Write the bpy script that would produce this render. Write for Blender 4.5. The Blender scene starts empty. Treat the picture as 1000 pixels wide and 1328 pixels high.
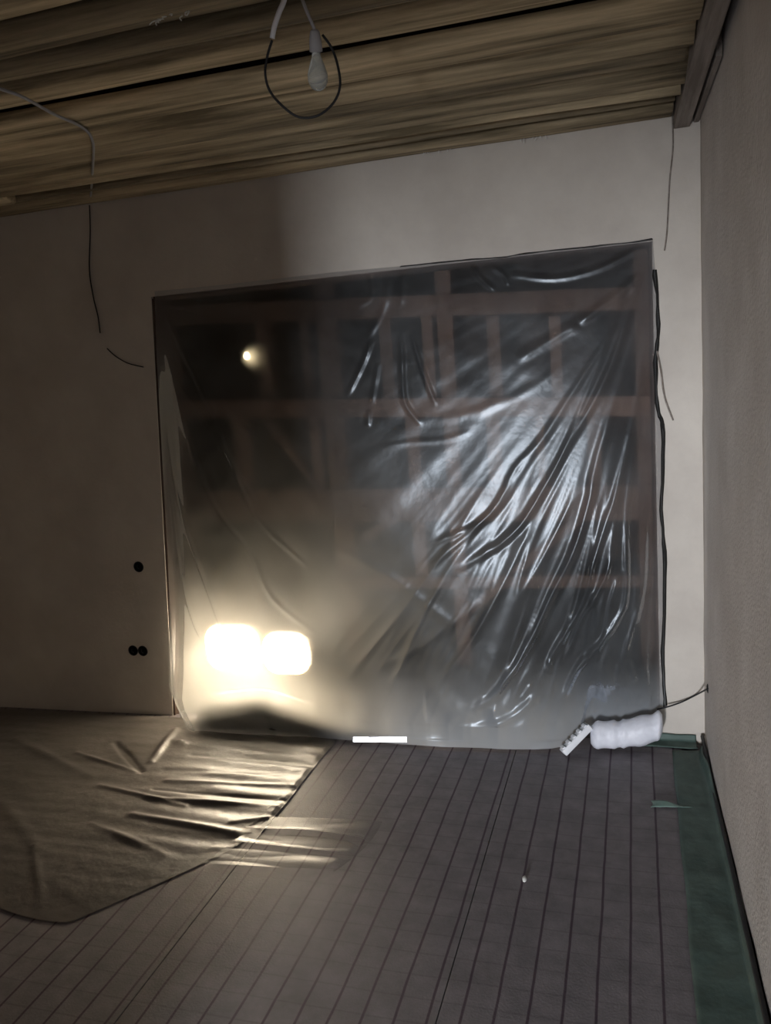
import bpy, bmesh, math, random
from mathutils import Vector, Matrix, noise
R = random.Random(7)
C = bpy.context.scene.collection
sc = bpy.context.scene

# ------------------------------------------------------------------ camera
F_PX, YAW, PITCH, ROLL = 1056.56, -.2838, .1708, -.0750
CAM = Vector((-.3911, -4.1409, 1.9749))
_f = Vector((math.sin(YAW), math.cos(YAW), 0)); _r = Vector((math.cos(YAW), -math.sin(YAW), 0)); _u = Vector((0, 0, 1))
FW = _f*math.cos(PITCH) - _u*math.sin(PITCH); _u2 = _u*math.cos(PITCH) + _f*math.sin(PITCH)
RT = _r*math.cos(ROLL) + _u2*math.sin(ROLL); UP = _u2*math.cos(ROLL) - _r*math.sin(ROLL)
cd = bpy.data.cameras.new('camera'); cam = bpy.data.objects.new('camera', cd); C.objects.link(cam)
m = Matrix((RT, UP, -FW)).transposed().to_4x4(); m.translation = CAM
cam.matrix_world = m
cd.sensor_fit = 'VERTICAL'; cd.sensor_height = 36; cd.lens = F_PX*36/1328; cd.clip_start = .02
sc.camera = cam

# ------------------------------------------------------------------ world, lights, exposure
w = bpy.data.worlds.new('night'); sc.world = w; w.use_nodes = True
w.node_tree.nodes['Background'].inputs[0].default_value = (.35, .45, .7, 1)
w.node_tree.nodes['Background'].inputs[1].default_value = .012
HALL_LIGHT = Vector((-1.6, -10.5, 1.3))
def area(name, loc, target, sx, sy, power, col):
    l = bpy.data.lights.new(name, 'AREA'); l.shape = 'RECTANGLE'; l.size = sx; l.size_y = sy
    l.energy = power; l.color = col
    o = bpy.data.objects.new(name, l); C.objects.link(o); o.location = loc
    o.rotation_euler = (Vector(target)-Vector(loc)).to_track_quat('-Z', 'Y').to_euler(); return o
area('hall_window_light', HALL_LIGHT, (-1.0, 0, 1.3), .45, 1.5, 710, (.90, .94, 1.0))
area('left_fill_light', (-3.35, -5.95, 1.6), (-2.9, 0, 1.3), 1.5, 1.2, 2.4, (1, .86, .78))  # added dim warm fill for the left side, not a known source
sc.view_settings.view_transform = 'Standard'; sc.view_settings.look = 'None'
sc.view_settings.exposure = 0.0; sc.view_settings.gamma = 1.0
sc.view_settings.use_curve_mapping = False
sc.cycles.transparent_max_bounces = 16; sc.cycles.max_bounces = 10
sc.cycles.use_denoising = True

# ------------------------------------------------------------------ helpers
H = 3.0
def at(px, py, axis, val):
    """point of the view ray through a photo pixel on the plane axis=val"""
    d = FW + RT*((px-500)/F_PX) + UP*((664-py)/F_PX)
    return CAM + d*((val-CAM[axis])/d[axis])
def depth(px, py, dist):
    return CAM + (FW + RT*((px-500)/F_PX) + UP*((664-py)/F_PX)).normalized()*dist
def tag(o, label=None, cat=None, group=None, kind=None):
    for k, v in (('label', label), ('category', cat), ('group', group), ('kind', kind)):
        if v: o[k] = v
    return o
def obj(name, bm, mat, parent=None, smooth=False):
    me = bpy.data.meshes.new(name)
    if isinstance(bm, bmesh.types.BMesh):
        bmesh.ops.recalc_face_normals(bm, faces=bm.faces); bm.to_mesh(me); bm.free()
    else: me = bm
    if smooth:
        for p in me.polygons: p.use_smooth = True
    if mat: me.materials.append(mat)
    o = bpy.data.objects.new(name, me); C.objects.link(o)
    if parent: o.parent = parent
    return o
def rebase(o, origin):
    """put the origin of a mesh object at a point (its base)"""
    o.data.transform(Matrix.Translation(-Vector(origin))); o.location = origin; return o
def empty(name, loc, rz=0):
    o = bpy.data.objects.new(name, None); C.objects.link(o); o.location = loc; o.rotation_euler.z = rz
    o.empty_display_size = .1; return o
def grid_mesh(name, nx, ny, fn, flip=False):
    vs = [fn(i/(nx-1), j/(ny-1)) for j in range(ny) for i in range(nx)]
    fs = []
    for j in range(ny-1):
        for i in range(nx-1):
            a = j*nx+i; q = (a, a+1, a+nx+1, a+nx); fs.append(q[::-1] if flip else q)
    me = bpy.data.meshes.new(name); me.from_pydata([tuple(v) for v in vs], [], fs); me.update(); return me
def add_box(bm, lo, hi, mat=None):
    M = mat or Matrix.Identity(4)
    v = [bm.verts.new(M @ Vector((x, y, z))) for x in (lo[0], hi[0]) for y in (lo[1], hi[1]) for z in (lo[2], hi[2])]
    for q in ((0,1,3,2),(4,6,7,5),(0,4,5,1),(2,3,7,6),(0,2,6,4),(1,5,7,3)): bm.faces.new([v[k] for k in q])
def box(lo, hi, bev=0, mat=None):
    bm = bmesh.new(); add_box(bm, lo, hi, mat)
    if bev: bmesh.ops.bevel(bm, geom=bm.edges[:], offset=bev, segments=2, affect='EDGES', profile=.6)
    return bm
def smooth_path(pts, n=8):
    pts = [Vector(p) for p in pts]; out = []
    for i in range(len(pts)-1):
        p0 = pts[max(i-1, 0)]; p1 = pts[i]; p2 = pts[i+1]; p3 = pts[min(i+2, len(pts)-1)]
        for k in range(n):
            t = k/n
            out.append(.5*((2*p1)+(p2-p0)*t+(2*p0-5*p1+4*p2-p3)*t*t+(3*p1-p0-3*p2+p3)*t**3))
    out.append(pts[-1]); return out
def tube(pts, rad, seg=8, bm=None, radii=None):
    bm = bm or bmesh.new(); rings = []; ref = Vector((.31, .17, .94))
    for i, p in enumerate(pts):
        d = (pts[min(i+1, len(pts)-1)]-pts[max(i-1, 0)]).normalized()
        a = d.cross(ref).normalized()
        b = d.cross(a); r = radii[i] if radii else rad
        rings.append([bm.verts.new(p+(a*math.cos(2*math.pi*k/seg)+b*math.sin(2*math.pi*k/seg))*r) for k in range(seg)])
    for A, B in zip(rings, rings[1:]):
        for k in range(seg): bm.faces.new((A[k], A[(k+1) % seg], B[(k+1) % seg], B[k]))
    bm.faces.new(rings[0][::-1]); bm.faces.new(rings[-1]); return bm
def lathe(profile, base, axis, seg=20, bm=None):
    """profile: (distance along axis, radius)"""
    bm = bm or bmesh.new(); axis = axis.normalized()
    a = axis.cross(Vector((.3, .9, .1))).normalized(); b = axis.cross(a); rings = []
    for h, r in profile:
        rings.append([bm.verts.new(base+axis*h+(a*math.cos(2*math.pi*k/seg)+b*math.sin(2*math.pi*k/seg))*max(r, 1e-4)) for k in range(seg)])
    for A, B in zip(rings, rings[1:]):
        for k in range(seg): bm.faces.new((A[k], A[(k+1) % seg], B[(k+1) % seg], B[k]))
    bm.faces.new(rings[0][::-1]); bm.faces.new(rings[-1]); return bm

# ------------------------------------------------------------------ materials
def mat(name):
    x = bpy.data.materials.new(name); x.use_nodes = True; nt = x.node_tree; return x, nt, nt.nodes['Principled BSDF']
def N(nt, t, **k):
    n = nt.nodes.new(t)
    for a, v in k.items():
        if a in n.inputs.keys(): n.inputs[a].default_value = v
        else: setattr(n, a, v)
    return n
def noisy(name, c1, c2, scale=8, stretch=(1, 1, 1), rough=.8, bump=.2, bscale=60, bdist=.004, spec=.3, metallic=0, rand=0):
    x, nt, b = mat(name); L = nt.links.new
    tc = N(nt, 'ShaderNodeTexCoord'); mp = N(nt, 'ShaderNodeMapping'); mp.inputs['Scale'].default_value = stretch
    L(tc.outputs['Object'], mp.inputs[0])
    nz = N(nt, 'ShaderNodeTexNoise', Scale=scale, Detail=6.0, Roughness=.62); L(mp.outputs[0], nz.inputs[0])
    if rand:
        oi = N(nt, 'ShaderNodeObjectInfo'); nz.noise_dimensions = '4D'
        mm = N(nt, 'ShaderNodeMath', operation='MULTIPLY'); mm.inputs[1].default_value = 37.0
        L(oi.outputs['Random'], mm.inputs[0]); L(mm.outputs[0], nz.inputs['W'])
    cr = N(nt, 'ShaderNodeValToRGB'); cr.color_ramp.elements[0].position = .36; cr.color_ramp.elements[1].position = .66
    cr.color_ramp.elements[0].color = (*c1, 1); cr.color_ramp.elements[1].color = (*c2, 1)
    L(nz.outputs[0], cr.inputs[0]); out = cr.outputs[0]
    if rand:
        mv = N(nt, 'ShaderNodeMapRange'); mv.inputs[3].default_value = 1-rand; mv.inputs[4].default_value = 1+rand
        L(oi.outputs['Random'], mv.inputs[0])
        hs = N(nt, 'ShaderNodeHueSaturation'); L(mv.outputs[0], hs.inputs['Value']); L(out, hs.inputs['Color']); out = hs.outputs[0]
    L(out, b.inputs['Base Color'])
    b.inputs['Roughness'].default_value = rough; b.inputs['Specular IOR Level'].default_value = spec
    b.inputs['Metallic'].default_value = metallic
    n2 = N(nt, 'ShaderNodeTexNoise', Scale=bscale, Detail=5.0); L(mp.outputs[0], n2.inputs[0])
    bp = N(nt, 'ShaderNodeBump', Strength=bump, Distance=bdist); L(n2.outputs[0], bp.inputs['Height']); L(bp.outputs[0], b.inputs['Normal'])
    return x
def emis(name, col, s):
    x, nt, b = mat(name); b.inputs['Base Color'].default_value = (*col, 1)
    b.inputs['Emission Color'].default_value = (*col, 1); b.inputs['Emission Strength'].default_value = s; return x

M_WALL = noisy('rough_plaster', (.54, .49, .44), (.64, .59, .53), 2.2, rough=.92, bump=.5, bscale=45, bdist=.003)
M_WALLR = noisy('grey_plaster', (.52, .47, .43), (.62, .57, .53), 2.5, rough=.92, bump=.8, bscale=70, bdist=.006)
M_WOOD = noisy('ceiling_timber', (.14, .11, .065), (.60, .48, .31), 4, (.3, 5, 5), rough=.85, bump=.6, bscale=12, bdist=.006, rand=.45)
M_DARKWOOD = noisy('batten_timber', (.16, .13, .11), (.30, .26, .23), 5, (7, .4, 7), rough=.85, bump=.5, bscale=12)
M_FRAME = noisy('stud_timber', (.115, .07, .05), (.21, .135, .10), 6, (3, 3, .6), rough=.85, bump=.3, bscale=20, rand=.2)
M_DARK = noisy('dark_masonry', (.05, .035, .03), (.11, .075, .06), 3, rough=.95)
M_BLACK = noisy('black_plastic', (.012, .012, .012), (.02, .02, .02), 10, rough=.6)
M_BLACKCABLE = noisy('black_cable', (.010, .010, .012), (.02, .02, .022), 10, rough=.55, bump=0)
M_GREYCABLE = noisy('grey_cable', (.30, .29, .30), (.36, .35, .36), 10, rough=.5, bump=0)
M_WHITECABLE = noisy('white_cable', (.62, .62, .65), (.7, .7, .73), 10, rough=.5, bump=0)
M_WHITE = noisy('white_plastic', (.78, .79, .83), (.86, .87, .9), 12, rough=.35, bump=.05)
M_BUNDLE = noisy('white_film', (.66, .67, .74), (.80, .81, .88), 9, rough=.4, bump=.5, bscale=24, bdist=.01)
M_GREEN = noisy('green_membrane', (.06, .095, .083), (.10, .145, .128), 7, rough=.55, bump=.5, bscale=18, bdist=.008)
M_GREENLIGHT = noisy('pale_green_film', (.14, .22, .19), (.2, .29, .26), 9, rough=.4)
M_FOIL = noisy('floor_foil', (.10, .09, .083), (.135, .122, .112), 3, rough=.45, bump=.45, bscale=16, bdist=.010, spec=.8)
M_WOOL = noisy('mineral_wool', (.6, .6, .58), (.75, .75, .72), 20, rough=.95)
M_METAL = noisy('bright_aluminium', (.93, .94, .97), (.97, .97, 1.0), 30, (1, 1, 1), rough=.16, bump=0, metallic=1)
M_SUB = noisy('subfloor', (.10, .10, .10), (.16, .15, .15), 3, rough=.9)
M_HEAP = noisy('dark_tarpaulin', (.05, .047, .042), (.085, .08, .07), 5, rough=.6, bump=.6, bscale=10, bdist=.02)
M_LAMP = emis('floodlight_glass', (1, .84, .60), 90)
M_BULBLIT = emis('lit_bulb', (1, .80, .45), 11)
M_YELLOW = noisy('work_light_housing', (.5, .32, .05), (.55, .36, .06), 8, rough=.5)

def grid_floor_mat():
    """grey insulation facing with a printed 10 cm raster: strong lines along the roll, weak ones across"""
    x, nt, b = mat('insulation_facing'); L = nt.links.new
    tc = N(nt, 'ShaderNodeTexCoord'); sp = N(nt, 'ShaderNodeSeparateXYZ'); L(tc.outputs['Object'], sp.inputs[0])
    wob = N(nt, 'ShaderNodeTexNoise', Scale=3.0, Detail=3.0); L(tc.outputs['Object'], wob.inputs[0])
    def lines(sock, width, strength):
        a = N(nt, 'ShaderNodeMath', operation='MULTIPLY_ADD'); a.inputs[1].default_value = .012; L(wob.outputs[0], a.inputs[0]); L(sock, a.inputs[2])
        d = N(nt, 'ShaderNodeMath', operation='DIVIDE'); L(a.outputs[0], d.inputs[0]); d.inputs[1].default_value = .1
        f = N(nt, 'ShaderNodeMath', operation='FRACT'); L(d.outputs[0], f.inputs[0])
        s = N(nt, 'ShaderNodeMath', operation='SUBTRACT'); L(f.outputs[0], s.inputs[0]); s.inputs[1].default_value = .5
        ab = N(nt, 'ShaderNodeMath', operation='ABSOLUTE'); L(s.outputs[0], ab.inputs[0])
        mr = N(nt, 'ShaderNodeMapRange'); mr.interpolation_type = 'SMOOTHSTEP'
        mr.inputs[1].default_value = width*.35; mr.inputs[2].default_value = width; mr.inputs[3].default_value = strength; mr.inputs[4].default_value = 0
        L(ab.outputs[0], mr.inputs[0]); return mr.outputs[0]
    l1 = lines(sp.outputs[0], .065, .78); l2 = lines(sp.outputs[1], .05, .20)
    mx = N(nt, 'ShaderNodeMath', operation='MAXIMUM'); L(l1, mx.inputs[0]); L(l2, mx.inputs[1])
    cn = N(nt, 'ShaderNodeTexNoise', Scale=9.0, Detail=8.0, Roughness=.7); L(tc.outputs['Object'], cn.inputs[0])
    cr = N(nt, 'ShaderNodeValToRGB'); cr.color_ramp.elements[0].position = .33; cr.color_ramp.elements[1].position = .7
    cr.color_ramp.elements[0].color = (.15, .14, .15, 1); cr.color_ramp.elements[1].color = (.235, .215, .23, 1); L(cn.outputs[0], cr.inputs[0])
    mix = N(nt, 'ShaderNodeMix', data_type='RGBA'); L(mx.outputs[0], mix.inputs[0]); L(cr.outputs[0], mix.inputs[6]); mix.inputs[7].default_value = (.035, .012, .03, 1)
    L(mix.outputs[2], b.inputs['Base Color']); b.inputs['Roughness'].default_value = .6; b.inputs['Specular IOR Level'].default_value = .35
    n2 = N(nt, 'ShaderNodeTexNoise', Scale=120.0, Detail=3.0); L(tc.outputs['Object'], n2.inputs[0])
    bp = N(nt, 'ShaderNodeBump', Strength=.35, Distance=.003); L(n2.outputs[0], bp.inputs['Height']); L(bp.outputs[0], b.inputs['Normal'])
    return x
M_GRID = grid_floor_mat()

def sheet_mat():
    """thin polyethylene film: mostly clear, a little milky, glossy; dustier and doubled towards its foot"""
    x = bpy.data.materials.new('clear_plastic_sheet'); x.use_nodes = True; nt = x.node_tree; nt.nodes.clear(); L = nt.links.new
    out = N(nt, 'ShaderNodeOutputMaterial')
    tc = N(nt, 'ShaderNodeTexCoord'); sp = N(nt, 'ShaderNodeSeparateXYZ'); L(tc.outputs['Object'], sp.inputs[0])
    nz = N(nt, 'ShaderNodeTexNoise', Scale=2.3, Detail=5.0, Roughness=.6); L(tc.outputs['Object'], nz.inputs[0])
    mr = N(nt, 'ShaderNodeMapRange'); mr.inputs[1].default_value = .03; mr.inputs[2].default_value = .5; mr.inputs[3].default_value = .60; mr.inputs[4].default_value = .0
    mr.interpolation_type = 'SMOOTHSTEP'; L(sp.outputs[2], mr.inputs[0])
    mn = N(nt, 'ShaderNodeMapRange'); mn.inputs[1].default_value = .35; mn.inputs[2].default_value = .68; mn.inputs[3].default_value = .05; mn.inputs[4].default_value = .17
    L(nz.outputs[0], mn.inputs[0])
    fac = N(nt, 'ShaderNodeMath', operation='ADD', use_clamp=True); mxx = N(nt, 'ShaderNodeMapRange'); mxx.inputs[1].default_value = -2.5; mxx.inputs[2].default_value = -1.2; mxx.inputs[3].default_value = .16; mxx.inputs[4].default_value = 1.0
    L(sp.outputs[0], mxx.inputs[0]); mm_ = N(nt, 'ShaderNodeMath', operation='MULTIPLY'); L(mr.outputs[0], mm_.inputs[0]); L(mxx.outputs[0], mm_.inputs[1]); L(mm_.outputs[0], fac.inputs[0]); L(mn.outputs[0], fac.inputs[1])
    tr = N(nt, 'ShaderNodeBsdfTransparent', Color=(.93, .93, .95, 1))
    tl = N(nt, 'ShaderNodeBsdfTranslucent', Color=(.88, .86, .82, 1)); df = N(nt, 'ShaderNodeBsdfDiffuse', Color=(.62, .66, .70, 1))
    milk = N(nt, 'ShaderNodeMixShader'); milk.inputs[0].default_value = .5; L(tl.outputs[0], milk.inputs[1]); L(df.outputs[0], milk.inputs[2])
    rf = N(nt, 'ShaderNodeBsdfRefraction', Color=(.9, .9, .92, 1), Roughness=.75, IOR=1.03)
    hz = N(nt, 'ShaderNodeMixShader'); hz.inputs[0].default_value = .45; L(tr.outputs[0], hz.inputs[1]); L(rf.outputs[0], hz.inputs[2])
    m1 = N(nt, 'ShaderNodeMixShader'); L(fac.outputs[0], m1.inputs[0]); L(hz.outputs[0], m1.inputs[1]); L(milk.outputs[0], m1.inputs[2])
    gl = N(nt, 'ShaderNodeBsdfGlossy', Color=(.86, .93, 1, 1), Roughness=.25)
    n2 = N(nt, 'ShaderNodeTexNoise', Scale=16.0, Detail=4.0); L(tc.outputs['Object'], n2.inputs[0])
    bp = N(nt, 'ShaderNodeBump', Strength=.25, Distance=.004); L(n2.outputs[0], bp.inputs['Height']); L(bp.outputs[0], gl.inputs['Normal'])
    fr = N(nt, 'ShaderNodeFresnel', IOR=1.5); fm = N(nt, 'ShaderNodeMath', operation='MULTIPLY_ADD', use_clamp=True); L(fr.outputs[0], fm.inputs[0]); fm.inputs[1].default_value = .56; fm.inputs[2].default_value = .0
    m2 = N(nt, 'ShaderNodeMixShader'); L(fm.outputs[0], m2.inputs[0]); L(m1.outputs[0], m2.inputs[1]); L(gl.outputs[0], m2.inputs[2])
    L(m2.outputs[0], out.inputs[0]); return x
M_SHEET = sheet_mat()

# ------------------------------------------------------------------ room shell
XL, YR = -5.2, -5.6            # left wall, rear wall
OX0, OX1, OZ = -2.86, -.215, 2.475   # opening in the far wall
def struct(name, bm, m, parent=None): return tag(obj(name, bm, m, parent), kind='structure')
floor = struct('floor', box((XL-.3, YR-6, -.12), (1.2, 4.3, -.012)), M_SUB)
WT = .14                        # wall thickness at the opening
bm = bmesh.new()
def prism(pts, y0, y1):
    A = [bm.verts.new((x, y0, z)) for x, z in pts]; B = [bm.verts.new((x, y1, z)) for x, z in pts]; n = len(pts)
    bm.faces.new(A); bm.faces.new(B[::-1])
    for k in range(n): bm.faces.new((A[k], B[k], B[(k+1) % n], A[(k+1) % n]))
prism([(XL-.3, -.02), (-3.05, -.02), (-3.03, .2), (-2.855, OZ), (-2.855, H+.1), (XL-.3, H+.1)], 0, WT)
prism([(OX1, -.02), (.3, -.02), (.3, H+.1), (OX1, H+.1)], 0, WT)
prism([(-2.855, OZ), (OX1, OZ), (OX1, H+.1), (-2.855, H+.1)], 0, WT)
struct('wall_back', bm, M_WALL)
def rwall(u, v):
    y = YR-.2 + (0.0-(YR-.2))*u; z = -.02+(H+.12)*v
    return (-.002+.012*noise.noise(Vector((0, y*1.3, z*1.3)))+.003*noise.noise(Vector((3, y*6, z*6))) , y, z)
wr = struct('wall_right', grid_mesh('wall_right', 90, 50, rwall), M_WALLR)
sm = wr.modifiers.new('thick', 'SOLIDIFY'); sm.thickness = .25; sm.offset = 1
for p in wr.data.polygons: p.use_smooth = True
struct('wall_left', box((XL-.3, YR-.2, -.02), (XL, 0, H+.1)), M_WALL)
bm = bmesh.new()     # rear wall with the doorway that lets the hall light in
DX0, DX1, DZ = -1.70, -.25, 1.90
WX0, WX1, WZ0, WZ1 = -4.2, -2.5, .9, 2.3  # unseen opening, added only to let the fill light in
add_box(bm, (XL, YR-.2, -.02), (WX0, YR, H+.1)); add_box(bm, (WX1, YR-.2, -.02), (DX0, YR, H+.1)); add_box(bm, (WX0, YR-.2, -.02), (WX1, YR, WZ0)); add_box(bm, (WX0, YR-.2, WZ1), (WX1, YR, H+.1)); add_box(bm, (DX1, YR-.2, -.02), (-.02, YR, H+.1)); add_box(bm, (DX0, YR-.2, DZ), (DX1, YR, H+.1))
struct('wall_rear', bm, M_WALL)
struct('hall_light_block', box((-2.3, YR-5.2, -.02), (-2.15, YR-.2, H+.1)), M_WALL)  # unseen blocker, added to keep the hall light out of the fill opening
ceiling = struct('ceiling', box((XL-.3, YR-.2, H+.10), (.3, .34, H+.2)), M_DARK)

# raw dark reveal of the opening
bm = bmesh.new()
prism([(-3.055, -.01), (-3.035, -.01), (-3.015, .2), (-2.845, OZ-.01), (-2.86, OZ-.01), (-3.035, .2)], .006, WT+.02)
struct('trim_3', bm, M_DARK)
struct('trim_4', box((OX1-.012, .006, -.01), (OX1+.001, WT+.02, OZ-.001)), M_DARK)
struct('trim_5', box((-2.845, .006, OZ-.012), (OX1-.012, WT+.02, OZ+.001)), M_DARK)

# rough ceiling boards, each its own piece, laid along the room at uneven heights
rows = [-.010, -.20, -.395, -.62, -.865, -1.05, -1.255, -1.46, -1.66, -1.88, -2.1, -2.33, -2.55, -2.8, -3.05, -3.3, -3.6, -3.9, -4.2, -4.5, -4.8, -5.1, -5.38, -5.6]
drop = [.012, .0, .03, .015, .035, .02, 0.05, .02, .035, .055, .0, .04, .01, .03] + [R.uniform(0, .05) for _ in range(12)]
for k in range(len(rows)-1):
    ya, yb = rows[k], rows[k+1]; dz = drop[k]; cuts = [XL, -3.4+R.uniform(-.5, .5), -.115+R.uniform(-.02, .01)] if k % 3 else [XL, -.115+R.uniform(-.02, .01)]
    for c in range(len(cuts)-1):
        x0, x1 = cuts[c]+.004, cuts[c+1]-.004; n = 26; sd = R.uniform(0, 100); bm = bmesh.new(); rings = []
        for i in range(n):
            x = x0+(x1-x0)*i/(n-1); wa = .012*noise.noise(Vector((x*1.6, sd, 0)))+.004*noise.noise(Vector((x*7, sd, 2))); wb = .012*noise.noise(Vector((x*1.6, sd, 9)))
            zz = H-dz+.008*noise.noise(Vector((x*.9, sd, 5)))+.012*((x-x0)/(x1-x0)-.5)*math.sin(sd); wid = ya-yb
            a = ya-.006+wa; b = yb+.006+wb; t = .045; tl = .032*math.sin(sd*3)
            prof = [(a, zz+t), (a, zz+.018+tl), (a-.018, zz+.003+tl), (a-.06, zz+tl*.5), (b+.06, zz-.002-tl*.5), (b+.02, zz+.003-tl), (b, zz+.018-tl), (b, zz+t)]
            rings.append([bm.verts.new((x, y, z)) for y, z in prof])
        for A, B in zip(rings, rings[1:]):
            for q in range(8): bm.faces.new((A[q], A[(q+1) % 8], B[(q+1) % 8], B[q]))
        bm.faces.new(rings[0][::-1]); bm.faces.new(rings[-1])
        o = obj('ceiling_board', bm, M_WOOD, ceiling, True)
# timber batten that closes the ceiling along the right wall, and a thin strip beside it
struct('trim_1', box((-.115, YR, H-.05), (-.045, -.004, H+.04), .006), M_DARKWOOD)
struct('trim_2', box((-.030, -.86, H-.035), (-.008, -.004, H+.06), .003), M_DARKWOOD)
# ------------------------------------------------------------------ floor covering
GA = .0392                         # the rolls lie slightly off square to the wall
def roll_x(x, y): return x + GA*y*-1*-1
rollbase = -.1544+.05
rolls = [(-.925, -.115), (-1.925, -.928), (-2.925, -1.928), (-3.925, -2.928), (-4.93, -3.928)]
ys, ye = -.035, YR+.05
for n_, (a, b) in enumerate(rolls):
    def strip_fn(u, v):
        e = 1 if u in (0.0, 1.0) else 0
        return (a+.0005+(b-a-.001)*u, ys+(ye-ys)*v, 0.0)
    o = obj('insulation_strip', grid_mesh('insulation_strip', 3, 12, strip_fn, True), M_GRID, floor)
    o.matrix_world = Matrix(((1, GA, 0, -.004), (0, 1, 0, 0), (0, 0, 1, 0), (0, 0, 0, 1)))
    s = o.modifiers.new('thick', 'SOLIDIFY'); s.thickness = .012; s.offset = -1

# green perimeter membrane: flat on the floor and turned up against the walls
def membrane(name, fn, nx, ny, label):
    o = obj(name, grid_mesh(name, nx, ny, fn), M_GREEN, None, True)
    s = o.modifiers.new('thick', 'SOLIDIFY'); s.thickness = .003
    return tag(o, label, 'membrane')
def mem_r(u, v):      # u across (inner edge -> upturned edge), v along y
    y = -.125+(YR+.1+.125)*v
    inner = -.165-.015*noise.noise(Vector((y*2, 0, 3)))+GA*y*.6
    wv = noise.noise(Vector((y*1.7, 4, 0)))
    outx = -.030-.012*abs(wv)-.012*math.exp(-((y+.22)/.1)**2)
    up = .030+.022*noise.noise(Vector((y*2.6, 8, 1)))+.02*math.exp(-((y+.35)/.12)**2)
    if u < .7:
        t = u/.7; return (inner+(outx-inner)*t, y, .005+.004*noise.noise(Vector((t*3, y*8, 0)))+.004*t)
    t = (u-.7)/.3; return (outx+.014*t*t+.004*wv*t, y, .009+up*t)
membrane('edge_membrane', mem_r, 16, 200, 'dark green floor membrane strip turned up along the right wall')
def mem_b(u, v):
    x = -.50+(.455)*v
    if u < .6: return (x, -.095-.02*noise.noise(Vector((x*5, 1, 1)))+.08*u/.6+.006*noise.noise(Vector((x*9, u, 0))), .006+.003*noise.noise(Vector((x*7, u*3, 1))))
    t = (u-.6)/.4; return (x, -.015+.006*t, .009+(.03+.012*noise.noise(Vector((x*8, 2, 0))))*t)
membrane('edge_membrane', mem_b, 10, 60, 'short green membrane edge under the white bundle at the back wall')

# wrinkled foil lying over the left part of the floor
def seg_d(p, a, b):
    ab = b-a; t = max(0, min(1, (p-a).dot(ab)/ab.length_squared)); return (p-(a+ab*t)).length, t
FOIL_X = -1.905
def fl(px, py):
    p = at(px, py, 2, .005); return Vector((p.x, p.y))
foil_ridges = []       # (a, b, height, width)
for a, b, h, wd in [((172, 1058), (345, 1088), .022, .022), ((150, 965), (183, 1002), -.02, .02), ((228, 948), (196, 990), .026, .022),
                    ((228, 963), (238, 966), .022, .03), ((100, 978), (175, 1002), .010, .015), ((215, 1000), (330, 1004), -.008, .02),
                    ((200, 1025), (395, 1042), -.010, .014), ((215, 1014), (400, 1022), .010, .016), ((190, 1036), (380, 1050), .010, .014),
                    ((250, 980), (430, 996), -.012, .02), ((300, 950), (420, 985), .010, .03), ((300, 1068), (375, 1060), .012, .015),
                    ((275, 1101), (325, 1099), .012, .014), ((210, 1160), (268, 1172), .010, .016), ((45, 1100), (55, 1190), .008, .02),
                    ((210, 1183), (250, 1196), .008, .02), ((120, 1070), (215, 1110), .010, .02), ((0, 1040), (60, 1110), .005, .03),
                    ((20, 960), (120, 1010), .008, .03), ((60, 1140), (160, 1200), .004, .03), ((130, 1020), (240, 1046), .010, .016)]:
    foil_ridges.append((fl(*a), fl(*b), h, wd))
def foil(u, v):
    x = -4.9+(FOIL_X-.04+4.9)*u
    yend = -1.19-.62*min(1, max(0, (-1.99-x)/.42))**.8+.05*noise.noise(Vector((x*3, 5, 5)))
    y = -.05+(yend+.05)*v
    edge = FOIL_X+.012*noise.noise(Vector((y*3, 1, 0)))+GA*y
    x = -4.9+(edge+4.9)*u; p = Vector((x, y))
    z = .012+.004*noise.noise(Vector((x*.9, y*7, 0)))+.0025*noise.noise(Vector((x*2.2+y*3, y*16, 4)))+.006*noise.noise(Vector((x*1.2, y*1.5, 9)))
    z += .0045*math.sin(y*52+x*3.2+2.2*noise.noise(Vector((x*1.3, y*1.4, 2))))*(math.exp(-((x+2.25)/.45)**2-((y+.65)/.55)**2))
    for a, b, h, wd in foil_ridges:
        d, t = seg_d(p, a, b)
        if d < wd*3: z += .75*h*math.exp(-(d/wd)**2)*(.35+.65*math.sin(math.pi*min(max(t, .12), .88)))
    e = min(1, (edge-x)/.02); z = .004+(z-.004)*max(.25, e)
    if v > .86: z = .004+(z-.004)*max(0, (1-v)/.14)
    return (x, y, max(z, .0035))
o = obj('floor_foil', grid_mesh('floor_foil', 330, 300, foil), M_FOIL, None, True)
tag(o, 'wrinkled shiny foil lying over the floor at left, lit warm before the sheet', 'foil')
def clear_film():
    x = bpy.data.materials.new('clear_film'); x.use_nodes = True; nt = x.node_tree; nt.nodes.clear(); L = nt.links.new
    out = N(nt, 'ShaderNodeOutputMaterial'); tr = N(nt, 'ShaderNodeBsdfTransparent', Color=(.93, .92, .92, 1)); gl = N(nt, 'ShaderNodeBsdfGlossy', Color=(.35, .35, .35, 1), Roughness=.3)
    fr_ = N(nt, 'ShaderNodeFresnel', IOR=1.3); fq = N(nt, 'ShaderNodeMath', operation='MULTIPLY'); fq.inputs[1].default_value = .35; L(fr_.outputs[0], fq.inputs[0]); m_ = N(nt, 'ShaderNodeMixShader'); L(fq.outputs[0], m_.inputs[0]); L(tr.outputs[0], m_.inputs[1]); L(gl.outputs[0], m_.inputs[2]); L(m_.outputs[0], out.inputs[0]); return x
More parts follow.
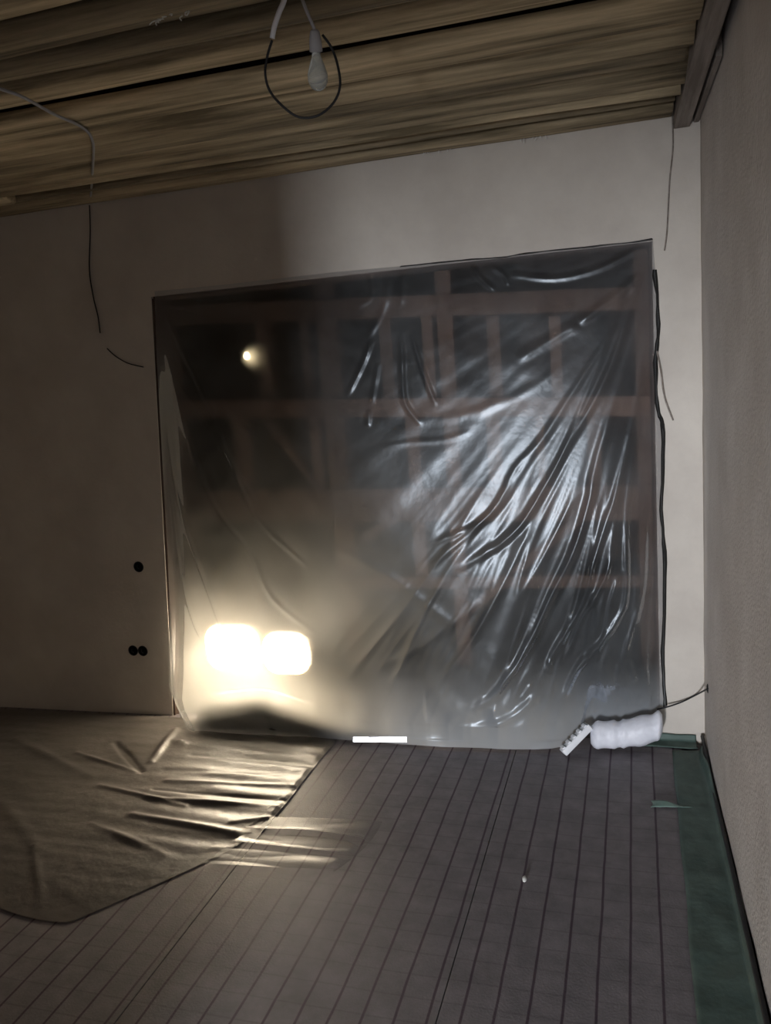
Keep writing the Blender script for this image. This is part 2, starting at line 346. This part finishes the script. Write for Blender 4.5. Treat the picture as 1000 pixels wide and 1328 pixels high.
def lap(u, v):
    x = -2.02+.58*u+.03*v-.12*v*v; y = -1.02-.38*v+.05*u
    z = .014+.012*abs(noise.noise(Vector((x*2, y*11, 7))))+.016*math.exp(-((y+1.13-.05*noise.noise(Vector((x*2, 0, 0))))/.016)**2)+.012*math.exp(-((y+1.24)/.014)**2)+.012*math.exp(-((y+1.52-.1*u)/.018)**2)
    z *= min(1, (1-u)/.12+.3)
    if x > -2.15: return (x, y, max(.006, z*.8))
    return (x, y, z+.012*min(1, (-2.15-x)/.1))
o = obj('clear_film', grid_mesh('clear_film', 60, 90, lap), clear_film(), None, True)
tag(o, 'thin clear crumpled film on the floor in front of the shiny foil', 'film')

# ------------------------------------------------------------------ plastic sheet over the opening
def wl(px, py): p = at(px, py, 1, 0.0); return Vector((p.x, p.z))
folds = []      # polyline in wall plane, height (towards room +), width
def fold(pts, h, wd):
    q = [wl(*p) for p in pts]
    if len(q) > 2: q = [Vector((p.x, p.z)) for p in smooth_path([Vector((a.x, 0, a.y)) for a in q], 4)]
    k = wd*3.2; folds.append((q, h*FH, wd, min(p.x for p in q)-k, max(p.x for p in q)+k, min(p.y for p in q)-k, max(p.y for p in q)+k))
FH = .30
for pts, h, wd in [
    ([(832, 345), (794, 472), (740, 572), (700, 640), (668, 684), (600, 730)], .030, .020),
    ([(800, 420), (712, 556), (672, 604), (640, 660), (560, 730)], .022, .018),
    ([(835, 400), (776, 588), (765, 644), (745, 709), (719, 761), (695, 813), (675, 847), (643, 886), (610, 900)], .036, .022),
    ([(838, 430), (824, 532), (800, 632), (786, 673), (768, 730), (750, 787), (721, 834), (700, 880)], .030, .018),
    ([(840, 470), (820, 600), (812, 678), (812, 761), (799, 798), (766, 839), (747, 863), (725, 900)], .028, .016),
    ([(800, 700), (784, 743), (768, 772), (752, 800), (735, 845)], .022, .013),
    ([(790, 440), (724, 600), (693, 655), (667, 688), (633, 714)], .018, .014),
    ([(760, 500), (685, 600), (654, 649), (620, 675), (560, 700)], .014, .016),
    ([(838, 650), (833, 756), (822, 800), (806, 850)], .018, .012),
    ([(808, 730), (792, 770), (785, 812), (770, 850)], .018, .011),
    ([(815, 845), (823, 876)], .016, .010), ([(802, 850), (800, 880)], .016, .010), ([(790, 860), (796, 885)], .014, .010),
    ([(716, 842), (716, 862)], .016, .012), ([(760, 835), (745, 865), (735, 890)], .018, .012), ([(694, 870), (680, 890)], .014, .010),
    ([(706, 881), (676, 905), (646, 917), (560, 930)], .022, .022),
    ([(486, 440), (476, 470), (456, 514)], .024, .014), ([(495, 470), (493, 487), (488, 524)], .018, .012),
    ([(522, 430), (525, 460), (527, 500), (532, 525), (552, 550)], .030, .014), ([(536, 430), (546, 464), (560, 501), (570, 525)], .024, .012),
    ([(485, 530), (484, 552)], .020, .014), ([(505, 360), (500, 400), (480, 440)], .016, .018), ([(525, 350), (522, 400)], .014, .02),
    ([(480, 350), (484, 385), (465, 398)], .012, .014),
    ([(500, 578), (540, 571), (580, 568), (616, 557)], .007, .016), ([(540, 545), (590, 540), (640, 526), (700, 498), (760, 450)], .008, .026),
    ([(613, 344), (625, 362), (644, 378)], .020, .012), ([(636, 345), (655, 358), (660, 372)], .014, .012),
    ([(660, 356), (720, 362), (780, 348), (832, 320)], .016, .014), ([(832, 355), (805, 380), (772, 404), (750, 420)], .026, .020),
    ([(752, 422), (732, 430), (700, 450), (672, 468)], .022, .026),
    ([(212, 400), (245, 463), (279, 528), (330, 640), (353, 675), (383, 702), (414, 728)], .016, .013),
    ([(214, 440), (250, 560), (290, 650), (338, 709), (368, 766), (429, 812)], .014, .015),
    ([(216, 520), (240, 640), (292, 770), (305, 800), (319, 823)], .016, .012), ([(220, 600), (245, 720), (269, 793), (284, 820)], .014, .011),
    ([(222, 640), (231, 700), (240, 780), (243, 850), (236, 900)], .016, .012), ([(228, 700), (226, 800), (229, 880)], .012, .010),
    ([(225, 480), (300, 580), (355, 665)], .010, .012), ([(310, 540), (355, 566), (400, 600), (430, 640)], .010, .016),
    ([(215, 395), (300, 400), (380, 385)], .008, .02), ([(440, 700), (520, 740), (600, 800)], .008, .03), ([(500, 850), (560, 820), (640, 760)], .008, .025)]:
    fold(pts, h, wd)
xa = [wl(203, 378), wl(206, 470), wl(213, 600), wl(220, 720), wl(222, 800), wl(222, 888), wl(232, 918), wl(244, 938)]
xb = [wl(846, 311), wl(849, 350), wl(854, 420), wl(850, 470), wl(853, 530), wl(860, 560), wl(858, 660), wl(862, 730), wl(860, 860), wl(863, 915)]
tp = [wl(203, 378), wl(280, 371), wl(350, 363), wl(440, 353), wl(520, 346), wl(600, 338), wl(650, 334), wl(700, 327), wl(770, 320), wl(846, 311)]
def ip(pts, key, val, out):
    if (pts[0][key]-pts[-1][key])*1 > 0: pts = pts[::-1]
    if val <= pts[0][key]: return pts[0][out]
    for a, b in zip(pts, pts[1:]):
        if val <= b[key]: return a[out]+(b[out]-a[out])*(val-a[key])/max(1e-6, b[key]-a[key])
    return pts[-1][out]
# foot of the sheet: how far it runs out over the floor
foot = [(-3.02, -.03), (-2.8, -.12), (-2.2, -.19), (-1.85, -.225), (-1.4, -.24), (-1.0, -.23), (-.76, -.20), (-.66, -.15), (-.56, -.07), (-.2, -.03)]
def footy(x):
    for a, b in zip(foot, foot[1:]):
        if x <= b[0]: return a[1]+(b[1]-a[1])*(x-a[0])/(b[0]-a[0])
    return foot[-1][1]
def fold_y(p):
    y = 0
    for pts, h, wd, x0, x1, y0, y1 in folds:
        if not (x0 < p.x < x1 and y0 < p.y < y1): continue
        n = len(pts)-1; best = 9; bt = 0
        for i, (a, b) in enumerate(zip(pts, pts[1:])):
            d, t = seg_d(p, a, b)
            if d < best: best = d; bt = (i+t)/n
        if best < wd*3.2:
            k = min(1, bt/.18, (1-bt)/.18); k = .0+k
            y -= h*(math.exp(-(best/wd)**2) - .35*math.exp(-(best/(wd*1.9))**2))*k
    return y
def sheet_last(u):
    return sheet(u, .9199999)[1]
def sheet(u, v):
    # v: 0 top -> 1 foot ; the lower 8 % turns out over the floor
    zt = 1-v/.92
    zb = .13
    if zt >= 0:
        x0_ = OX0; z = zb
        for _ in range(2):
            xl = ip(xa, 1, z, 0); xr = ip(xb, 1, z, 0); x = xl+(xr-xl)*u
            top = ip(tp, 0, x, 1); z = zb+(top-zb)*zt
        y = -.020
        p = Vector((x, z)); edge = min(1, u/.03, (1-u)/.03, zt/.0001+1, (v)/.02)
        y += fold_y(p)*(.25+.75*edge)*(1+.9*max(0, min(1, (x+1.5)/.4))*max(0, min(1, (1.35-z)/.4)))
        # broad billow and fine tension folds fanning from the upper corners
        bel = math.sin(math.pi*u)*math.sin(math.pi*min(1, v))
        y -= .030*bel*(1+.8*noise.noise(Vector((x*1.1, z*1.1, 3))))
        ang = math.atan2(top+.05-z, (-.18-x)+.02); rad = math.hypot(top-z, -.18-x)
        rg = (1-abs(noise.noise(Vector((ang*13, rad*.8, 0)))))**5; rg2 = (1-abs(noise.noise(Vector((ang*29, rad*1.3, 8)))))**4
        y -= (.013*rg+.005*rg2)*edge*max(0, min(1, (rad-1.0)/.8, (2.9-rad)/.6))*max(0, min(1, (.50-abs(ang-1.30))/.35))
        y -= .003*edge*noise.noise(Vector((ang*17, rad*.9, 0)))*min(1, rad)*max(0, 1-abs(rad-1.5)/1.6)
        ang2 = math.atan2(top+.05-z, x+2.90); rad2 = math.hypot(top-z, x+2.9)
        y -= .004*edge*noise.noise(Vector((ang2*16, rad2*.9, 5)))*min(1, rad2)*max(0, 1-abs(rad2-1.3)/1.5)
        ue = min(1, u/.07, (1-u)/.10); sx_ = min(1, max(0, (x+1.05)/.5)); sz_ = min(1, max(0, (1.25-z)/1.0)); s3 = min(1, max(0, (x+.72)/.2)); s4 = min(1, max(0, (.42-z)/.25)); rt = 1-(.50+.32*s3*s3*(3-2*s3)*s4*s4*(3-2*s4))*sx_*sx_*(3-2*sx_)*sz_*sz_*(3-2*sz_); y -= rt*.19*max(0, (2.45-z)/2.3)**1.15*math.sin(ue*math.pi/2)**1.2 if 0 < u < 1 else 0
        q = max(0, 1-(z-zb)/.35); y += .0
        y -= .012*q*noise.noise(Vector((x*7, z*4, 0)))
        if z < .8 and x > -1.4: y -= .010*(1-z/.8)*noise.noise(Vector((x*9+z*5, z*5-x*2, 2)))
        return (x, min(y, -.004), z)
    t = -zt/(.08/.92)      # 0..1
    xl = ip(xa, 1, zb, 0)+.05*t; xr = ip(xb, 1, .17, 0)-.03*t; x = xl+(xr-xl)*u
    fy = footy(x)*(1 if u < .97 else 1)
    y0 = sheet_last(u)
    s_ = t
    rise = .07*max(0, min(1, (x+.66)/.1))
    z = (zb-.014)*(1-s_)**1.05+.014+rise*s_*s_+.008*noise.noise(Vector((x*5, s_*3, 1)))*s_+.010*math.exp(-((s_-.8)/.12)**2)*(1+noise.noise(Vector((x*3, 4, 4))))
    y = y0+min(0, fy-y0)*(s_**1.7)
    return (x, min(y, -.006), max(z, .013))
o = obj('plastic_sheet', grid_mesh('plastic_sheet', 330, 340, sheet), M_SHEET, None, True)
tag(o, 'translucent creased plastic sheet hanging over the large wall opening', 'sheet')

# dark battens of tape around the opening edge (sealing tape that holds the sheet)
def tape_poly(pts2, wd, seed):
    bm = bmesh.new(); row = []
    P = smooth_path([Vector((p[0], 0, p[1])) for p in pts2], 6)
    for i, p in enumerate(P):
        d = (P[min(i+1, len(P)-1)]-P[max(i-1, 0)]).normalized(); n = Vector((-d.z, 0, d.x))
        w1 = wd*(.6+.5*noise.noise(Vector((i*.35, seed, 0)))); w2 = wd*(.6+.5*noise.noise(Vector((i*.45, seed, 5))))
        row.append([bm.verts.new(p+n*s+Vector((0, yy, 0))) for s, yy in ((w1, -.002), (w1*.4, -.007), (-w2*.5, -.026), (-w2, -.028))])
    for A, B in zip(row, row[1:]):
        for i in range(3): bm.faces.new((A[i], A[i+1], B[i+1], B[i]))
    return bm
o = obj('sealing_tape', tape_poly(xb[1:], .016, 3), M_BLACK, None, True)
tag(o, 'dark ragged tape along the right edge of the plastic sheet', 'tape', kind=None)
o = obj('sealing_tape', tape_poly([p for p in tp[4:]], .008, 9), M_BLACK, None, True)
tag(o, 'dark tape along the top edge of the plastic sheet', 'tape')

# ------------------------------------------------------------------ room behind the sheet
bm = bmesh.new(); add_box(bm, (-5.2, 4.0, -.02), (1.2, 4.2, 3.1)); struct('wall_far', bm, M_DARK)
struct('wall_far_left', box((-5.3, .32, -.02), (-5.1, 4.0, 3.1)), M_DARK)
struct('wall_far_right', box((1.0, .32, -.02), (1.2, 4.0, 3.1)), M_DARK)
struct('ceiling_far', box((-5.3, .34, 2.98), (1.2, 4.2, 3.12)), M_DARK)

# timber frame of studs and rails seen through the sheet
FY = 1.05
fr = tag(empty('timber_frame', (at(452, 880, 1, FY).x, FY, 0)), 'brown timber frame of posts and rails behind the plastic sheet', 'frame')
def wbar(name, a, b, wd, dp, yoff=0):
    """bar between two photo points in the plane of the frame"""
    A = at(*a, 1, FY); B = at(*b, 1, FY); A.y = B.y = FY+yoff; d = (B-A); Lh = d.length; d.normalize()
    n = Vector((0, 1, 0)); s = d.cross(n).normalized()
    M = Matrix((d, n, s)).transposed().to_4x4(); M.translation = A-fr.location
    bm = box((0, -dp/2, -wd/2), (Lh, dp/2, wd/2), .004, M)
    return obj(name, bm, M_FRAME, fr)
def vpost(name, px, py0, py1, wd, dp=.10, yoff=0):
    A = at(px, py0, 1, FY); B = at(px, py1, 1, FY)
    bm = box((A.x-wd/2, FY+yoff-dp/2, min(A.z, B.z)), (A.x+wd/2, FY+yoff+dp/2, max(A.z, B.z)), .004, Matrix.Translation(-fr.location))
    return obj(name, bm, M_FRAME, fr)
def fpost(name, px, py, top, wd, dp=.12):
    x = at(px, py, 1, FY).x
    return obj(name, box((x-wd/2, FY-dp/2, -.012), (x+wd/2, FY+dp/2, top), .004, Matrix.Translation(-fr.location)), M_FRAME, fr)
fpost('post', 450, 700, 2.75, .14); fpost('post', 596, 700, 2.75, .10); fpost('post', 232, 600, 2.75, .14); fpost('post', 842, 700, 2.75, .12)
wbar('rail', (150, 412), (905, 385), .13, .06, -.07)
wbar('rail', (150, 530), (905, 525), .12, .06, -.07)
wbar('rail', (150, 655), (905, 648), .22, .06, -.07)
wbar('rail', (440, 752), (905, 748), .08, .06, -.07)
for px, a, b, wd in ((340, 410, 530, .09), (395, 410, 530, .05), (500, 410, 530, .08), (555, 410, 530, .07), (640, 410, 530, .08), (720, 410, 530, .07),
                     (310, 530, 655, .10), (408, 530, 655, .07), (535, 530, 760, .09), (640, 530, 655, .09), (700, 530, 655, .05), (770, 530, 655, .08)):
    vpost('stud', px, a, b, wd)
wbar('brace', (345, 545), (410, 630), .06, .05, .02); wbar('brace', (470, 700), (560, 640), .06, .05, .02)
wbar('brace', (600, 800), (760, 665), .06, .05, .02)

# hanging bulb, lit, deep in the far room
bp_ = at(320, 462, 1, 2.4)
t = tag(empty('ceiling_bulb', (bp_.x, bp_.y, 2.98)), 'small lit warm bulb hanging in the dark room behind the sheet', 'lamp')
off = -t.location
obj('cable', tube([Vector((0, 0, 0)), Vector((0, 0, bp_.z+.085-2.98))], .003), M_BLACKCABLE, t)
obj('socket', lathe([(0, .012), (.01, .018), (.05, .018), (.052, .012)], Vector((0, 0, bp_.z+.035-2.98)), Vector((0, 0, 1))), M_BLACK, t, True)
obj('bulb', lathe([(0, .001), (.004, .012), (.012, .022), (.026, .029), (.042, .026), (.056, .016), (.066, .012)], Vector((0, 0, bp_.z-.03-2.98)), Vector((0, 0, 1))), M_BULBLIT, t, True)

# twin floodlight on a low stand right behind the sheet
LY = .10
La = at(300, 841, 1, LY); Lb = at(370, 848, 1, LY); base = Vector(((La.x+Lb.x)/2, LY+.12, 0))
t = tag(empty('work_light', base), 'blazing twin work light on a low stand behind the left of the sheet', 'lamp')
def loc(v): return Vector(v)-base
def rounded(cx, cz, hw, hh, rr, y0, y1):
    pts = []
    for qx, qz, a0 in ((1, 1, 0), (-1, 1, 90), (-1, -1, 180), (1, -1, 270)):
        for k in range(7):
            a = math.radians(a0+15*k); pts.append((cx+qx*(hw-rr)+rr*math.cos(a), cz+qz*(hh-rr)+rr*math.sin(a)))
    bm = bmesh.new(); A = [bm.verts.new((x, y0, z)) for x, z in pts]; B = [bm.verts.new((x, y1, z)) for x, z in pts]; n = len(pts)
    bm.faces.new(A); bm.faces.new(B[::-1])
    for k in range(n): bm.faces.new((A[k], B[k], B[(k+1) % n], A[(k+1) % n]))
    return bm
obj('foot', tube(smooth_path([loc((base.x-.16, LY+.02, .0)), loc((base.x-.16, LY+.24, .0)), loc((base.x+.16, LY+.24, .0)), loc((base.x+.16, LY+.02, .0))], 4), .011), M_BLACK, t)
obj('stem', tube([Vector((0, .12, 0)), Vector((0, .12, La.z+.02))], .012), M_BLACK, t)
obj('crossbar', box((La.x-base.x-.04, .10, La.z-.012), (Lb.x-base.x+.04, .14, La.z+.012), .003), M_BLACK, t)
for c, hw, hh in ((La, .165, .135), (Lb, .140, .122)):
    c = loc(c)
    h_ = obj('lamp_head', rounded(c.x, c.z, hw+.008, hh+.008, .09, c.y+.004, c.y+.08), M_YELLOW, t)
    obj('lamp_glass', rounded(c.x, c.z, hw, hh, .085, c.y-.002, c.y+.003), M_LAMP, h_)
    bm = bmesh.new()
    for k in range(5):
        add_box(bm, (c.x-hw*.8+k*hw*.4-.004, c.y+.078, c.z-hh), (c.x-hw*.8+k*hw*.4+.004, c.y+.10, c.z+hh))
    obj('cooling_fins', bm, M_BLACK, h_)

# dark heap behind the foot of the sheet
hp = [(248, 915), (262, 905), (290, 898), (330, 893), (355, 896), (385, 906), (430, 920), (480, 930), (560, 942), (640, 950)]
hpw = [at(x, y, 1, -.12) for x, y in hp]
def heap(u, v):
    x = hpw[0].x+(hpw[-1].x-hpw[0].x)*u; top = hpw[-1].z
    for a, b in zip(hpw, hpw[1:]):
        if x <= b.x+1e-6: top = a.z+(b.z-a.z)*(x-a.x)/(b.x-a.x); break
    top = max(.02, top)*min(1, u/.02+.3)
    a_ = math.pi*v; r = 1+.12*noise.noise(Vector((x*6, v*3, 0)))
    return (x, -.125*min(1, .35+u/.12)-math.cos(a_)*.040*r, -.012+(top+.012)*math.sin(a_)**.8*(.97+.03*r))
o = obj('folded_tarpaulin', grid_mesh('folded_tarpaulin', 90, 16, heap), M_HEAP, None, True)
tag(o, 'dark low heap of folded cover behind the sheet below the work light', 'tarpaulin')

# ------------------------------------------------------------------ holes for switch and sockets in the left wall
def socket_hole(px, py, label, group=None):
    c = at(px, py, 1, 0); r = .030
    t = empty('wall_box', (c.x, -.001, c.z)); tag(t, label, 'socket box', group)
    obj('rim', lathe([(0, r+.003), (.003, r+.003), (.003, r-.001), (0, r-.001)], Vector((0, 0, 0)), Vector((0, -1, 0)), 28), M_BLACK, t, True)
    obj('hole', lathe([(.0, r), (.0018, r*.97)], Vector((0, 0, 0)), Vector((0, -1, 0)), 28), M_HOLE, t)
    bm = tube(smooth_path([Vector((-.006, -.002, .01)), Vector((-.002, -.014, .0)), Vector((.008, -.01, -.012))], 4), .002, 6)
    obj('wire_end', bm, M_BLACKCABLE, t)
M_HOLE = noisy('box_inside', (.004, .004, .004), (.008, .008, .008), 10, rough=.95, bump=0, spec=.05)
socket_hole(180, 735, 'single round black wall box higher up, left of the sheet')
socket_hole(173, 843.5, 'left one of the paired round black wall boxes near the floor')
socket_hole(185.5, 844, 'right one of the paired round black wall boxes near the floor')

# ------------------------------------------------------------------ cables and the unlit bulb at the ceiling
BD = 2.3
def dp(px, py, dd=0): return depth(px, py, BD+dd)
s0 = dp(408, 38); s1 = dp(412, 58); b1 = dp(412, 98)
t = tag(empty('hanging_bulb', (s0.x, s0.y, s0.z)), 'unlit clear bulb in a pale socket hanging from the ceiling', 'lamp')
def rl(v): return v-s0
topc = at(383, -40, 2, H-.02); topc = Vector((s0.x-.06, s0.y+.02, H-.02))
obj('cable', tube(smooth_path([rl(topc), rl(dp(393, 2)), rl(dp(401, 22)), rl(s0)], 6), .0042), M_GREYCABLE, t, True)
ax = (b1-s0)
obj('socket', lathe([(a*.84, b*.84) for a, b in ((0, .008), (.006, .014), (.03, .018), (.056, .019), (.058, .012))], Vector((0, 0, 0)), ax), M_GREYCABLE, t, True)
def glass():
    x, nt, b = mat('bulb_glass'); b.inputs['Base Color'].default_value = (.8, .85, .85, 1); b.inputs['Roughness'].default_value = .12
    b.inputs['Transmission Weight'].default_value = .75; b.inputs['IOR'].default_value = 1.2; return x
obj('bulb', lathe([(a*.84, b*.84) for a, b in ((.055, .012), (.07, .014), (.09, .022), (.115, .030), (.135, .029), (.15, .021), (.158, .008), (.159, .001))], Vector((0, 0, 0)), ax), glass(), t, True)
# black loop of cable round it and the two pale cables it joins
p_ = [dp(x, y, z) for x, y, z in ((418, 45, .02), (430, 62, .02), (438, 85, 0), (441, 112, -.02), (432, 134, -.03), (412, 150, -.04), (388, 152, -.03), (367, 138, -.02), (350, 118, 0), (344, 95, .01), (347, 72, .02), (353, 52, .02))]
t2 = tag(obj('cable_loop', tube(smooth_path(p_, 6), .0032), M_BLACKCABLE, None, True), 'thin black cable hanging in a round loop about the unlit bulb', 'cable')
rebase(t2, p_[0])
p_ = [dp(353, 50, .02), dp(356, 34, .02), dp(362, 16, .02), dp(370, -6, .02), None]
p_[-1] = Vector((p_[-2].x+.02, p_[-2].y+.02, H-.02))
o = tag(obj('ceiling_cable', tube(smooth_path(p_, 6), .0065), M_WHITECABLE, None, True), 'thick pale cable hanging from the ceiling, left of the unlit bulb', 'cable'); rebase(o, p_[-1])

p_ = [at(-40, 100, 2, H-.05), at(0, 115, 2, H-.05), at(30, 126, 2, H-.055), at(70, 148, 2, H-.06), at(105, 164, 2, H-.06), at(119, 180, 2, H-.065), at(121, 205, 2, H-.05), at(117, 262, 1, -.03)]
o = tag(obj('ceiling_cable', tube(smooth_path(p_, 6), .0055), M_GREYCABLE, None, True), 'pale grey cable running under the ceiling at upper left', 'cable'); rebase(o, p_[0])
p_ = [at(x, y, 1, -.006-k) for x, y, k in ((116, 266, .015), (117, 300, .004), (116, 350, .002), (121, 385, .003), (127, 410, .004), (130, 432, .02))]
o = tag(obj('wall_cable', tube(smooth_path(p_, 6), .0035), M_BLACKCABLE, None, True), 'dark cable hanging down the wall at upper left', 'cable'); rebase(o, p_[0])
p_ = [at(x, y, 1, k) for x, y, k in ((139, 452, -.002), (150, 462, -.02), (166, 471, -.03), (186, 476, -.03))]
o = tag(obj('wire_stub', tube(smooth_path(p_, 6), .0032), M_BLACKCABLE, None, True), 'short dark wire sticking out of the wall by the upper left sheet corner', 'cable'); rebase(o, p_[0])
p_ = [at(x, y, 1, k) for x, y, k in ((872, 150, -.004), (873, 190, -.004), (869, 230, -.003), (867, 265, -.004), (865, 302, -.004), (862, 325, -.004))]
o = tag(obj('wall_cable', tube(smooth_path(p_, 6), .0035), M_DARKWOOD, None, True), 'thin brown cable down the wall above the right end of the sheet', 'cable'); rebase(o, p_[0])
p_ = [at(x, y, 1, k) for x, y, k in ((852, 455, -.012), (857, 480, -.02), (862, 515, -.02), (873, 545, -.012))]
o = tag(obj('tape_end', tube(smooth_path(p_, 6), .004, radii=None), M_DARKWOOD, None, True), 'loose dark tape end curling off the right sheet edge', 'tape'); rebase(o, p_[0])

# ------------------------------------------------------------------ things at the foot of the sheet, right
# white bundle
p0 = at(766, 947, 1, -.15); p1 = at(856, 930, 1, -.10)
cen = [Vector((p0.x, -.165, .084)), Vector((p0.x+.09, -.160, .09)), Vector((p0.x+.2, -.155, .105)), Vector((p0.x+.30, -.145, .13)), Vector((p1.x+.01, -.135, .155))]
P_ = smooth_path(cen, 8); bm = bmesh.new(); rings = []; n = len(P_)
for i, p in enumerate(P_):
    t_ = i/(n-1); r = .072*min(1, .55+t_*4, .6+(1-t_)*3)*(1+.05*math.sin(t_*23))
    if abs(t_-.36) < .03: r *= .86
    ring = []
    for k in range(22):
        a = 2*math.pi*k/22; rr = r*(1+.07*noise.noise(Vector((t_*7, math.cos(a)*1.5, math.sin(a)*1.5)))+.03*noise.noise(Vector((t_*20, math.cos(a)*4, math.sin(a)*4))))
        ring.append(bm.verts.new((p.x, min(p.y+math.cos(a)*rr*.9, -.075), max(.028, p.z+math.sin(a)*rr*1.0))))
    rings.append(ring)
for A, B in zip(rings, rings[1:]):
    for k in range(22): bm.faces.new((A[k], A[(k+1) % 22], B[(k+1) % 22], B[k]))
bm.faces.new(rings[0][::-1]); bm.faces.new(rings[-1])
bo = tag(obj('plastic_bundle', bm, M_BUNDLE, None, True), 'rolled white plastic bundle lying at the right foot of the sheet', 'bundle')
rebase(bo, (p0.x, -.15, .012))
# power strip leaning on it
A = Vector((-.695, -.25, .024)); B = at(764, 941, 1, -.17)
d = (B-A); Lp = d.length; d.normalize(); up = (Vector((0, 0, 1))-d*d.z).normalized(); up = (up+Vector((-.2, -.75, 0))*.9); up = (up-d*up.dot(d)).normalized(); s = d.cross(up).normalized()
M = Matrix((d, s, up)).transposed().to_4x4()
t = empty('power_strip', A); t.rotation_euler = M.to_euler(); tag(t, 'white multi-socket power strip leaning on the white bundle', 'power strip')
obj('body', box((0, -.033, -.018), (Lp, .033, .016), .006), M_WHITE, t, True)
M_SLOT = noisy('strip_recess', (.20, .23, .24), (.26, .29, .30), 10, rough=.6, bump=0)
for k in range(5):
    x = Lp*(.10+.2*k)
    so = obj('socket', box((x-.0085, -.029, .0155), (x+.0085, .029, .0225), .003), M_WHITE, t)
    obj('groove', box((x+.0085, -.031, .0155), (x+.0150, .031, .0180), .0006), M_SLOT, so)
# cables
p_ = [at(918, 893, 0, -.012), at(905, 900, 1, -.03), at(885, 910, 1, -.03), at(868, 916, 1, -.05), at(852, 920, 1, -.06)]
o = tag(obj('power_cable', tube(smooth_path(p_, 6), .004), M_BLACKCABLE, None, True), 'thin dark cable from the right wall down to the white bundle', 'cable'); rebase(o, p_[0])
pp = at(920, 893, 0, 0)
o = tag(obj('cable_outlet', lathe([(0, .022), (.004, .022), (.008, .012)], Vector((-.004, pp.y, pp.z)), Vector((-1, 0, 0))), M_BLACK, None, True), 'small dark cable outlet low on the right wall by the corner', 'outlet')
rebase(o, (-.004, pp.y, pp.z))
# black cable lying in the gap along the right wall
ptsr = []
for k in range(46):
    y = -.03-.11*k; ptsr.append(Vector((-.017-.004*abs(noise.noise(Vector((y*2, 1, 1)))), y, .040+.020*noise.noise(Vector((y*1.2, 0, 0)))+.02*math.exp(-((y+.2)/.15)**2))))
o = tag(obj('wall_base_cable', tube(ptsr, .009), M_BLACKCABLE, None, True), 'black cable running along the foot of the right wall behind the membrane', 'cable'); rebase(o, ptsr[0])
# short bright strip
c0 = at(458, 962, 2, .012); c1 = at(528, 962, 2, .012); mid = (c0+c1)/2
nrm = ((CAM-mid).normalized()+(HALL_LIGHT-mid).normalized()).normalized(); d = (c1-c0).normalized(); nrm = (nrm-d*nrm.dot(d)).normalized(); s = d.cross(nrm)
M = Matrix((d, s, nrm)).transposed().to_4x4(); Ls = (c1-c0).length
t = tag(obj('metal_strip', box((-Ls/2, -.015, -.004), (Ls/2, .015, .004), .0015), M_METAL), 'short bright silvery strip lying at the foot of the sheet', 'strip')
t.matrix_world = Matrix.Translation(mid+Vector((0, 0, .014))) @ M
# debris
g = at(870, 1046, 2, .004)
def scrap(u, v): return ((u-.5)*.17+.01*math.sin(v*3), (v-.5)*.05*(1.1-u), .006+.010*math.sin(u*5)*v+.004*abs(noise.noise(Vector((u*4, v*3, 0)))))
o = obj('film_scrap', grid_mesh('film_scrap', 14, 6, scrap), M_GREENLIGHT, None, True); o.location = g; sm = o.modifiers.new('t', 'SOLIDIFY'); sm.thickness = .0015
tag(o, 'pale green film scrap on the floor near the right wall', 'scrap')
g = at(680, 1142, 2, .004)
bm = bmesh.new(); bmesh.ops.create_icosphere(bm, subdivisions=2, radius=.011)
for v in bm.verts: v.co = Vector((v.co.x*.8, v.co.y*1.5, v.co.z*.7))*(1+.4*noise.noise(v.co*70))
o = tag(obj('plaster_crumb', bm, M_WOOL), 'single pale crumb lying on the gridded floor', 'crumb'); o.location = g+Vector((0, 0, .007))
# pale scrap near the dark sheet corner
# tufts of mineral wool hanging in the ceiling joint
def tuft(name, p, L_, n, label, spread):
    bm = bmesh.new()
    for k in range(n):
        q = p+Vector((R.uniform(-spread, spread), R.uniform(-.006, .004), R.uniform(-.004, .006)))
        e = q+Vector((R.uniform(-.02, .02), R.uniform(-.012, 0), -R.uniform(.3, 1)*L_))
        mdl = (q+e)/2+Vector((R.uniform(-.01, .01), -.004, 0))
        tube(smooth_path([q, mdl, e], 3), .0018, 4, bm)
    o = tag(obj(name, bm, M_WOOL), label, 'insulation tuft', kind='stuff'); rebase(o, p)
tuft('wool_tuft', at(556, 192, 1, -.035), .030, 9, 'pale wool tuft left of the other two in the joint of ceiling and back wall', .02)
tuft('wool_tuft', at(580, 189, 1, -.035), .030, 10, 'pale wool tuft midway in the joint of ceiling and back wall', .035)
tuft('wool_tuft', at(690, 175, 1, -.035), .034, 12, 'pale wool tuft farthest right in the joint of ceiling and back wall', .05)
tuft('wool_tuft', at(225, 22, 2, H-.075), .014, 12, 'pale wool tuft hanging from the ceiling boards at upper left', .05)
